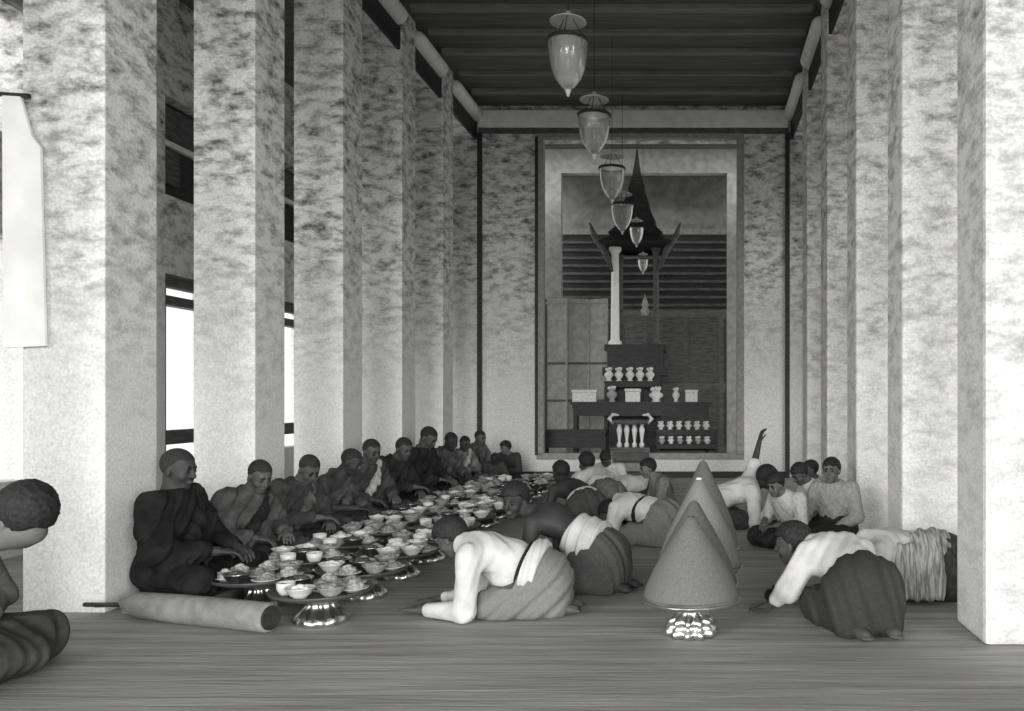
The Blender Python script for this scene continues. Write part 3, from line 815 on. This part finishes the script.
FOODS = [mat('food_pale', .5, .7, .2, 60), mat('food_mid', .30, .7, .14, 60), mat('food_dark', .09, .6, .04, 60), mat('rice', .72, .8, .5, 90)]
bowl_p = [(0, 0), (.032, 0), (.034, .010), (.055, .028), (.072, .058), (.076, .060), (.070, .055), (.05, .03), (0, .016)]
plate_p = [(0, 0), (.045, 0), (.05, .008), (.085, .022), (.088, .026), (.05, .016), (0, .012)]
cup_p = [(0, 0), (.03, 0), (.032, .008), (.045, .03), (.047, .065), (.044, .065), (.04, .03), (0, .02)]
KINDS = [('food_bowl', bowl_p, (.062, .044, .022, 9), PORC, FOODS[3]), ('food_bowl', bowl_p, (.062, .044, .026, 11), PORC2, FOODS[1]),
         ('food_plate', plate_p, (.066, .016, .042, 15), PORC, FOODS[1]), ('food_plate', plate_p, (.064, .016, .050, 15), PORC, FOODS[0]),
         ('tea_cup', cup_p, (.040, .048, .006, 4), PORC, FOODS[2]), ('food_bowl', bowl_p, (.062, .044, .02, 8), SILVER, FOODS[2])]
tray0 = make_tray(); bowls0 = [make_bowl(q) for q in KINDS]
used = set()
def place(src, loc, rz, label, group, key):
    o = src if key not in used else copy_tree(src)
    used.add(key)
    o.location = loc; o.rotation_euler = (0, 0, rz); o['label'] = label; o['group'] = group
    return o
ordn = ['foremost', 'second', 'third', 'fourth', 'fifth', 'sixth', 'seventh', 'eighth', 'ninth', 'tenth', 'eleventh', 'twelfth']
rr = random.Random(3)
RINGN = 7
for col, (xx, y0, cname) in enumerate(((-2.72, 5.30, "monks' row"), (-2.17, 4.92, "attendants' row"))):
    for i in range(11 if col == 0 else 12):
        y = y0 + .61 * i; x = xx + rr.uniform(-.015, .015)
        place(tray0, (x, y, 0), rr.random() * 6, 'dark pedestal tray of dishes, %s from the front in the %s' % (ordn[i], cname), 'pedestal trays of food', 'tray')
        lift = .181
        pts = [(0, 0)] + [(.188 * math.cos(a * 2 * PI / RINGN + i), .188 * math.sin(a * 2 * PI / RINGN + i)) for a in range(RINGN)]
        for j, (dx, dy) in enumerate(pts):
            kd = rr.choice([0, 1, 2, 3, 2, 1, 4, 3, 5]) if j else rr.choice([0, 1, 2, 5])
            if kd in (2, 3) and j: dx, dy = dx * .98, dy * .98
            sc_ = .97 if kd in (2, 3) else 1.08
            kk = KINDS[kd][0].replace('_', ' ')
            o = place(bowls0[kd], (x + dx, y + dy, lift), rr.random() * 6,
                      '%s on the %s tray of the %s' % ({0: 'white bowl of rice', 1: 'grey bowl of food', 2: 'white plate of dark food', 3: 'white plate of pale food', 4: 'small white tea cup', 5: 'silver bowl'}[kd], ordn[i], cname),
                      'dishes on the food trays', ('b', kd))
            o.scale = (sc_, sc_, sc_)

# conical food covers on silver pedestal trays
COV = [mat('cover_weave', .17, .85, .13, 90, (1, 1, 1), bump=.3), mat('cover_weave_pale', .24, .85, .19, 90, bump=.3), mat('cover_weave_dark', .14, .85, .1, 90, bump=.3)]
def food_cover(label, apex, ybase, Y, rad, foot_y, cm, lab2):
    z1 = CAM_H - (apex[1] - VY) * Y / F_PX; z0 = CAM_H - (ybase - VY) * Y / F_PX
    X = (apex[0] - VX) * Y / F_PX
    z0 = max(z0, .14)
    t = thing('pedestal_tray', lab2, 'tray', (X, Y, 0), 0, 'pedestal trays under conical covers')
    obj('tray_top', lathe([(0, z0 - .018), (rad * .98, z0 - .014), (rad * 1.03, z0 - .004), (rad * 1.04, z0 - .008), (rad * .96, z0 - .03), (.10, z0 - .045), (0, z0 - .045)], 40, 24, .03), SILVER, t, smooth=True)
    zf = z0 - .04
    obj('foot', lathe([(0, zf), (.10, zf), (.07, zf * .86), (.06, zf * .75), (.095, zf * .62), (.122, zf * .46), (.10, zf * .38), (.12, zf * .28), (.132, zf * .14), (.12, .004), (.10, 0), (0, 0)], 80, 11, .32, (.004, zf * .7)), SILVER, t, smooth=True)
    c = thing('conical_cover', label, 'food cover', (X, Y, z0 - .010), 0, 'conical food covers in a line')
    H = z1 - z0
    obj('cover_shell', lathe([(0, .012), (rad * .9, .010), (rad * .99, 0), (rad, .012), (rad * .93, H * .17), (rad * .76, H * .38), (rad * .53, H * .60), (rad * .28, H * .82), (.028, H * .975), (.012, H * .985), (0, H * .985)], 48), cm, c, smooth=True)
    obj('tip', lathe([(.016, H * .965), (.022, H * .975), (.018, H * .992), (.006, H * 1.0), (0, H * 1.0)], 14), WHITE if cm is COV[1] else MIDWOOD, c, smooth=True)
    obj('border_band', lathe([(rad * .995, .0), (rad * 1.012, .004), (rad * 1.002, .022), (rad * .985, .022)], 48), MIDWOOD, c, smooth=True)
    return c
food_cover('nearest conical food cover, the lowest of the line', (691, 514), 596, 4.66, .262, 634, COV[0], 'silver pedestal tray under the nearest conical cover')
food_cover('second conical food cover, peeping above the nearest one', (694, 499), 582, 5.24, .262, 0, COV[2], 'silver pedestal tray under the second conical cover')
food_cover('tall pale-edged conical food cover, third of the line', (699, 476), 565, 5.84, .285, 0, COV[1], 'silver pedestal tray under the tall third conical cover')
food_cover('dark farthest conical food cover behind the tall one', (703, 459), 545, 6.48, .27, 0, COV[2], 'silver pedestal tray under the farthest conical cover')
# small dark bowl on the open floor and a strip of bent wire
sb = thing('dark_bowl', 'small dark lidded bowl on the floor left of the kneeling man on the right', 'bowl', W(774, 603, 1105 / 205.0) * 1.0)
sb.location.z = 0
obj('vessel', lathe([(0, 0), (.035, 0), (.04, .01), (.062, .035), (.06, .06), (0, .06)], 20), DARKWOOD, sb, smooth=True)
obj('lid', lathe([(.062, .058), (.05, .08), (.012, .092), (.016, .108), (0, .115)], 20), DARKWOOD, sb, smooth=True)

# ================================================================== PEOPLE
D_ = math.radians
HM = .010
# --- the monks: X of the head, Y, scale, yaw, lean, head turn / pitch
RB = lambda v: cmat(v, v * .6, 12)
monks = [
 ('foremost monk in a dark robe, upright in profile beside the nearest pillar', 173, 5.42, 1.09, 0, -.12, (D_(-8), -.18), .018, False, .007),
 ('second monk from the front, grey robe with a dark cloth down the chest', 257, 6.22, .98, -18, .25, (D_(-18), -.45), .085, False, .008),
 ('third monk from the front, bowing with a pale hem at his chest', 303, 6.98, .97, -20, .30, (D_(-15), -.65), .060, False, .009),
 ('fourth monk from the front, in profile with head bent forward', 342, 7.72, .98, -6, .35, (D_(-2), -.45), .085, True, .010),
 ('fifth monk from the front, with a pale strip of cloth down his side', 373, 8.44, 1.02, -25, .12, (D_(-12), -.35), .075, False, .010),
 ('sixth monk from the front, broad in a dark robe and leaning to the food', 402, 9.18, 1.02, -18, .30, (D_(-18), -.4), .040, False, .010),
 ('seventh monk, the tallest of the far ones, looking down over a dark robe', 429, 10.12, 1.10, -12, .12, (D_(-8), -.6), .032, False, .010),
 ('eighth monk, in a grey robe right of the tall far one', 452, 11.0, .99, -20, .25, (D_(-20), -.4), .11, False, .011),
 ('ninth person of the row, short with a pale cloth over the chest', 466, 11.75, .88, -35, .15, (D_(-12), -.3), .22, False, .011),
 ('tenth person of the row, in grey before the last left pillar', 481, 12.5, .94, -28, .15, (D_(-8), -.25), .12, False, .011),
]
for i, (lab, hx, Y, s, yaw, lean, hd, v, bare, h) in enumerate(monks):
    Xh = (hx - VX) * Y / F_PX
    a = D_(yaw); off = (.125 + .40 * lean) * s
    X = max(Xh - off * math.cos(a), XL + .19); Yc = Y - off * math.sin(a) * .5
    rb = RB(v)
    cl = dict(robe=rb, bare=bare)
    if i == 1: cl['sashm'] = RB(.022)
    if i in (4, 8): cl['sashm'] = cmat(.5)
    if i == 2: cl['sashm'] = RB(.11)
    arms = [((.38, .08, .24), (.36, -.10, .25)), ((.42, .05, .26), (.33, -.14, .24)), ((.36, .10, .22), (.44, -.06, .28))][i % 3]
    person(lab, (X, Yc, .07), a, seated(lean, .28, arms, hd), dress_monk, h, s, SKIN if i not in (0, 3, 7) else SKIN_D, 'shaved', cl, 'monks in the row on the left', ph=i * 1.3)
# two at the end of the table
person('person at the far end of the food row, hair dark and face turned left', (W(506, 480, 12.9).x + .05, 13.0, 0), D_(-110), seated(.15, head=(D_(-25), -.2)), dress_lay, .011, .80, SKIN_L, 'bushy',
       dict(shirt=cmat(.05), lower=cmat(.04)), ph=.4)
person('small person crouching low at the end of the food row, only the dark head clear', (W(493, 480, 12.2).x, 12.2, 0), D_(-70), seated(.55, head=(D_(-10), -.9)), dress_lay, .011, .68, SKIN_D, 'short',
       dict(shirt=cmat(.06), lower=cmat(.05)), ph=.9)

# --- A: big man in a white shirt
WS = cmat(.60, .50, 9)
person('man in a white shirt bowed on his forearms at the front of the food row', (-1.12, 5.14, 0), D_(180), prostrate(sh=.425, hb=.26, hz=.47, hd=(D_(-14), -.65), hy=-.06,
       reach=((.54, .12, .05), (.52, -.16, .05)), el=((.23, .26, .075), (.23, -.26, .075)), hx=-.03), dress_lay, .007, .95, SKIN, 'bushy',
       dict(shirt=WS, lower=cmat(.20, .17, 70), sash=cmat(.025), drape=cmat(.62, .52, 9), d0=.08, d1=.31, dg=.020, waist=.34, tail=.30, sleeve=.8, fdir=(.8, .2, .9)), ph=.3)
# --- B: dark man looking round
person('bare-backed dark man with bushy hair looking round, white cloth at his waist', (-.83, 5.80, 0), D_(162), prostrate(sh=.50, hb=.265, hz=.585, hd=(D_(88), -.12), hy=.06,
       reach=((.46, .20, .05), (.48, -.10, .05)), el=((.24, .26, .12), (.24, -.25, .12))), dress_lay, .007, 1.0, SKIN_D, 'bushy',
       dict(lower=cmat(.095, .075, 70), drape=cmat(.62, .52, 9), d0=.12, d1=.62, waist=.42), ph=1.1)
# --- the cluster behind
person('person with a dark bare back and round dark hair, behind the man looking round', (W(578, 500, 8.4).x, 8.45, 0), D_(125), prostrate(sh=.44, hb=.27, hz=.56, hd=(D_(10), -.2)), dress_lay, .009, .95, SKIN_D, 'short',
       dict(lower=cmat(.09), sash=cmat(.5)), ph=1.7)
person('kneeling person in a white top and patterned grey cloth, seen from behind', (W(600, 500, 9.1).x, 9.15, 0), D_(118), prostrate(sh=.45, hb=.28, hz=.57, hd=(D_(10), -.2)), dress_lay, .009, 1.0, SKIN, 'short',
       dict(shirt=WS, lower=cmat(.16, .10, 30), waist=.34), ph=2.2)
person('small seated person in white below the altar steps', (W(611, 490, 10.9).x, 10.9, 0), D_(-100), seated(.45, head=(D_(0), -.8)), dress_lay, .011, .82, SKIN, 'short',
       dict(shirt=WS, lower=cmat(.05), sleeve=.9), ph=2.9)
person('crouching person in a white shirt with a dark strap down the back', (W(648, 520, 7.6).x, 7.62, 0), D_(150), prostrate(sh=.36, hb=.25, hz=.24, hd=(D_(5), -.7)), dress_lay, .009, .98, SKIN, 'short',
       dict(shirt=WS, lower=cmat(.20, .16, 60), strap=cmat(.03), waist=.32, sash=None), ph=3.3)
person('grey-clad person turned left between the altar steps and the conical covers', (W(667, 480, 8.95).x, 8.95, 0), D_(195), seated(.30, head=(D_(10), -.25)), dress_lay, .010, .84, SKIN_L, 'short',
       dict(shirt=cmat(.20, .14), lower=cmat(.16), sleeve=.8), ph=3.9)
person('bowed person in white low on the floor left of the grey-clad one', (W(642, 490, 10.2).x, 10.2, 0), D_(170), prostrate(sh=.30, hb=.24, hz=.26, hd=(0, -.6)), dress_lay, .011, .95, SKIN, 'short',
       dict(shirt=WS, lower=cmat(.07)), ph=4.3)
# --- right-hand group
JI = prostrate(sh=.42, hb=.24, hz=.50, hd=(D_(10), -.35), reach=((.43, .28, .86), (.50, -.14, .05)), el=((.37, .27, .62), (.24, -.25, .07)))
person('person in white with one dark arm raised against the end wall', (W(727, 500, 8.45).x, 8.55, 0), D_(12), JI, dress_lay, .009, .98, SKIN_D, 'bushy',
       dict(shirt=WS, lower=cmat(.05), sleeve=.05), ph=4.8, curl=.35)
person('bushy-haired person seated low beside the raised arm', (W(794, 500, 7.55).x, 7.6, 0), D_(222), seated(.42, .2, head=(D_(8), -.35)), dress_lay, .009, .82, SKIN_L, 'bushy',
       dict(shirt=cmat(.55), lower=cmat(.045), sleeve=.3), ph=5.4)
person('person in a pale shirt leaning left with the head bent', (W(822, 500, 8.25).x, 8.3, 0), D_(205), seated(.40, .2, head=(D_(5), -.6)), dress_lay, .009, .86, SKIN, 'short',
       dict(shirt=cmat(.58, .45), lower=cmat(.05), sleeve=.9), ph=5.9)
person('person half hidden behind the others, head turned left', (W(822, 500, 8.9).x, 9.0, 0), D_(215), seated(.15, .2, head=(D_(-15), -.15)), dress_lay, .010, .80, SKIN, 'short',
       dict(shirt=cmat(.5), lower=cmat(.06)), ph=6.3)
person('boy sitting upright against the right pillars with a white band at the waist', (W(838, 500, 7.65).x, 7.72, 0), D_(238), seated(.02, .22, head=(D_(8), -.05), arms=((.30, .12, .17), (.34, -.20, .16))), dress_lay, .009, .93, SKIN_L, 'short',
       dict(shirt=cmat(.34, .26), lower=cmat(.035), sash=cmat(.8), sleeve=.9, waist=.30), ph=6.9)
# --- N: the large man on the right
JN = prostrate(sh=.37, hb=.245, hz=.375, hd=(D_(58), -.20), hy=.195, hx=-.05, reach=((.26, .37, .05), (.46, -.22, .05)), el=((.14, .30, .16), (.24, -.27, .10)))
JN['nb'] = np.array(JN['chest']) + (.12, .10, .04); JN['sL'] = np.array(JN['chest']) + (.0, .17, .02)
person('kneeling man in a white shirt and large dark cloth, head turned left, on the right', (.88, 4.93, 0), D_(102), JN, dress_lay, .007, 1.06, SKIN, 'short',
       dict(shirt=WS, lower=cmat(.05, .042, 70), sleeve=.6, waist=.36), ph=7.4)
# --- O: behind the near right pillar
person('crouching person with a striped cloth over the back, partly behind the nearest right pillar', (1.42, 5.58, 0), D_(174), prostrate(sh=.36, hb=.27, hz=.20, hd=(0, -.6)), dress_lay, .009, .98, SKIN_D, 'short',
       dict(shirt=WS, lower=cmat(.07, .045, 30), drape=mat('striped_cloth', .45, .9, .2, 9, (9, 1, 1), (.42, .58)), hang=True, d0=.05, waist=.3), ph=8.0)
# --- P: at the left edge
person('person at the left edge of the hall, bowed head dark-haired and mostly cut off', (W(-5, 640, 3.74).x - .57, 3.85, 0), D_(8), seated(.85, .25, head=(D_(140), -.15), arms=((.26, .10, .22), (.24, -.12, .22))), dress_lay, .008, 1.22, SKIN_L, 'bushy',
       dict(shirt=cmat(.10), lower=cmat(.06)), ph=8.6)

# ================================================================== CAMERA, LIGHT
cam = bpy.data.cameras.new('camera'); co = bpy.data.objects.new('camera', cam); C.objects.link(co)
co.location = (0, 0, CAM_H); co.rotation_euler = (PI / 2, 0, 0)
cam.sensor_width = 36; cam.lens = 36 * F_PX / 1024
cam.shift_x = -(VX - 512) / 1024; cam.shift_y = (VY - 355.5) / 1024
bpy.context.scene.camera = co
w = bpy.data.worlds.new('world'); bpy.context.scene.world = w; w.use_nodes = True
bg = w.node_tree.nodes['Background']; bg.inputs['Color'].default_value = (1, .995, .985, 1); bg.inputs['Strength'].default_value = 0.8
def sun(name, energy, elev, az, angle):
    l = bpy.data.lights.new(name, 'SUN'); l.energy = energy; l.angle = math.radians(angle)
    o = bpy.data.objects.new(name, l); C.objects.link(o)
    d = Vector((math.sin(math.radians(az)) * math.cos(math.radians(elev)), math.cos(math.radians(az)) * math.cos(math.radians(elev)), -math.sin(math.radians(elev))))
    o.rotation_euler = d.to_track_quat('-Z', 'Y').to_euler()
sun('sun', 1.1, 9, -2, 18)
sun('fill_sun_right', 1.75, 10, -33, 24)  # added fill sun from behind right, brightens front faces of the left pillars
sun('fill_sun_left', 1.5, 10, 33, 24)  # matching added fill from behind left, for the right row of pillars
vs = bpy.context.scene.view_settings
vs.view_transform = 'Standard'; vs.look = 'None'; vs.gamma = 1.0; vs.use_curve_mapping = False; vs.exposure = 0.5
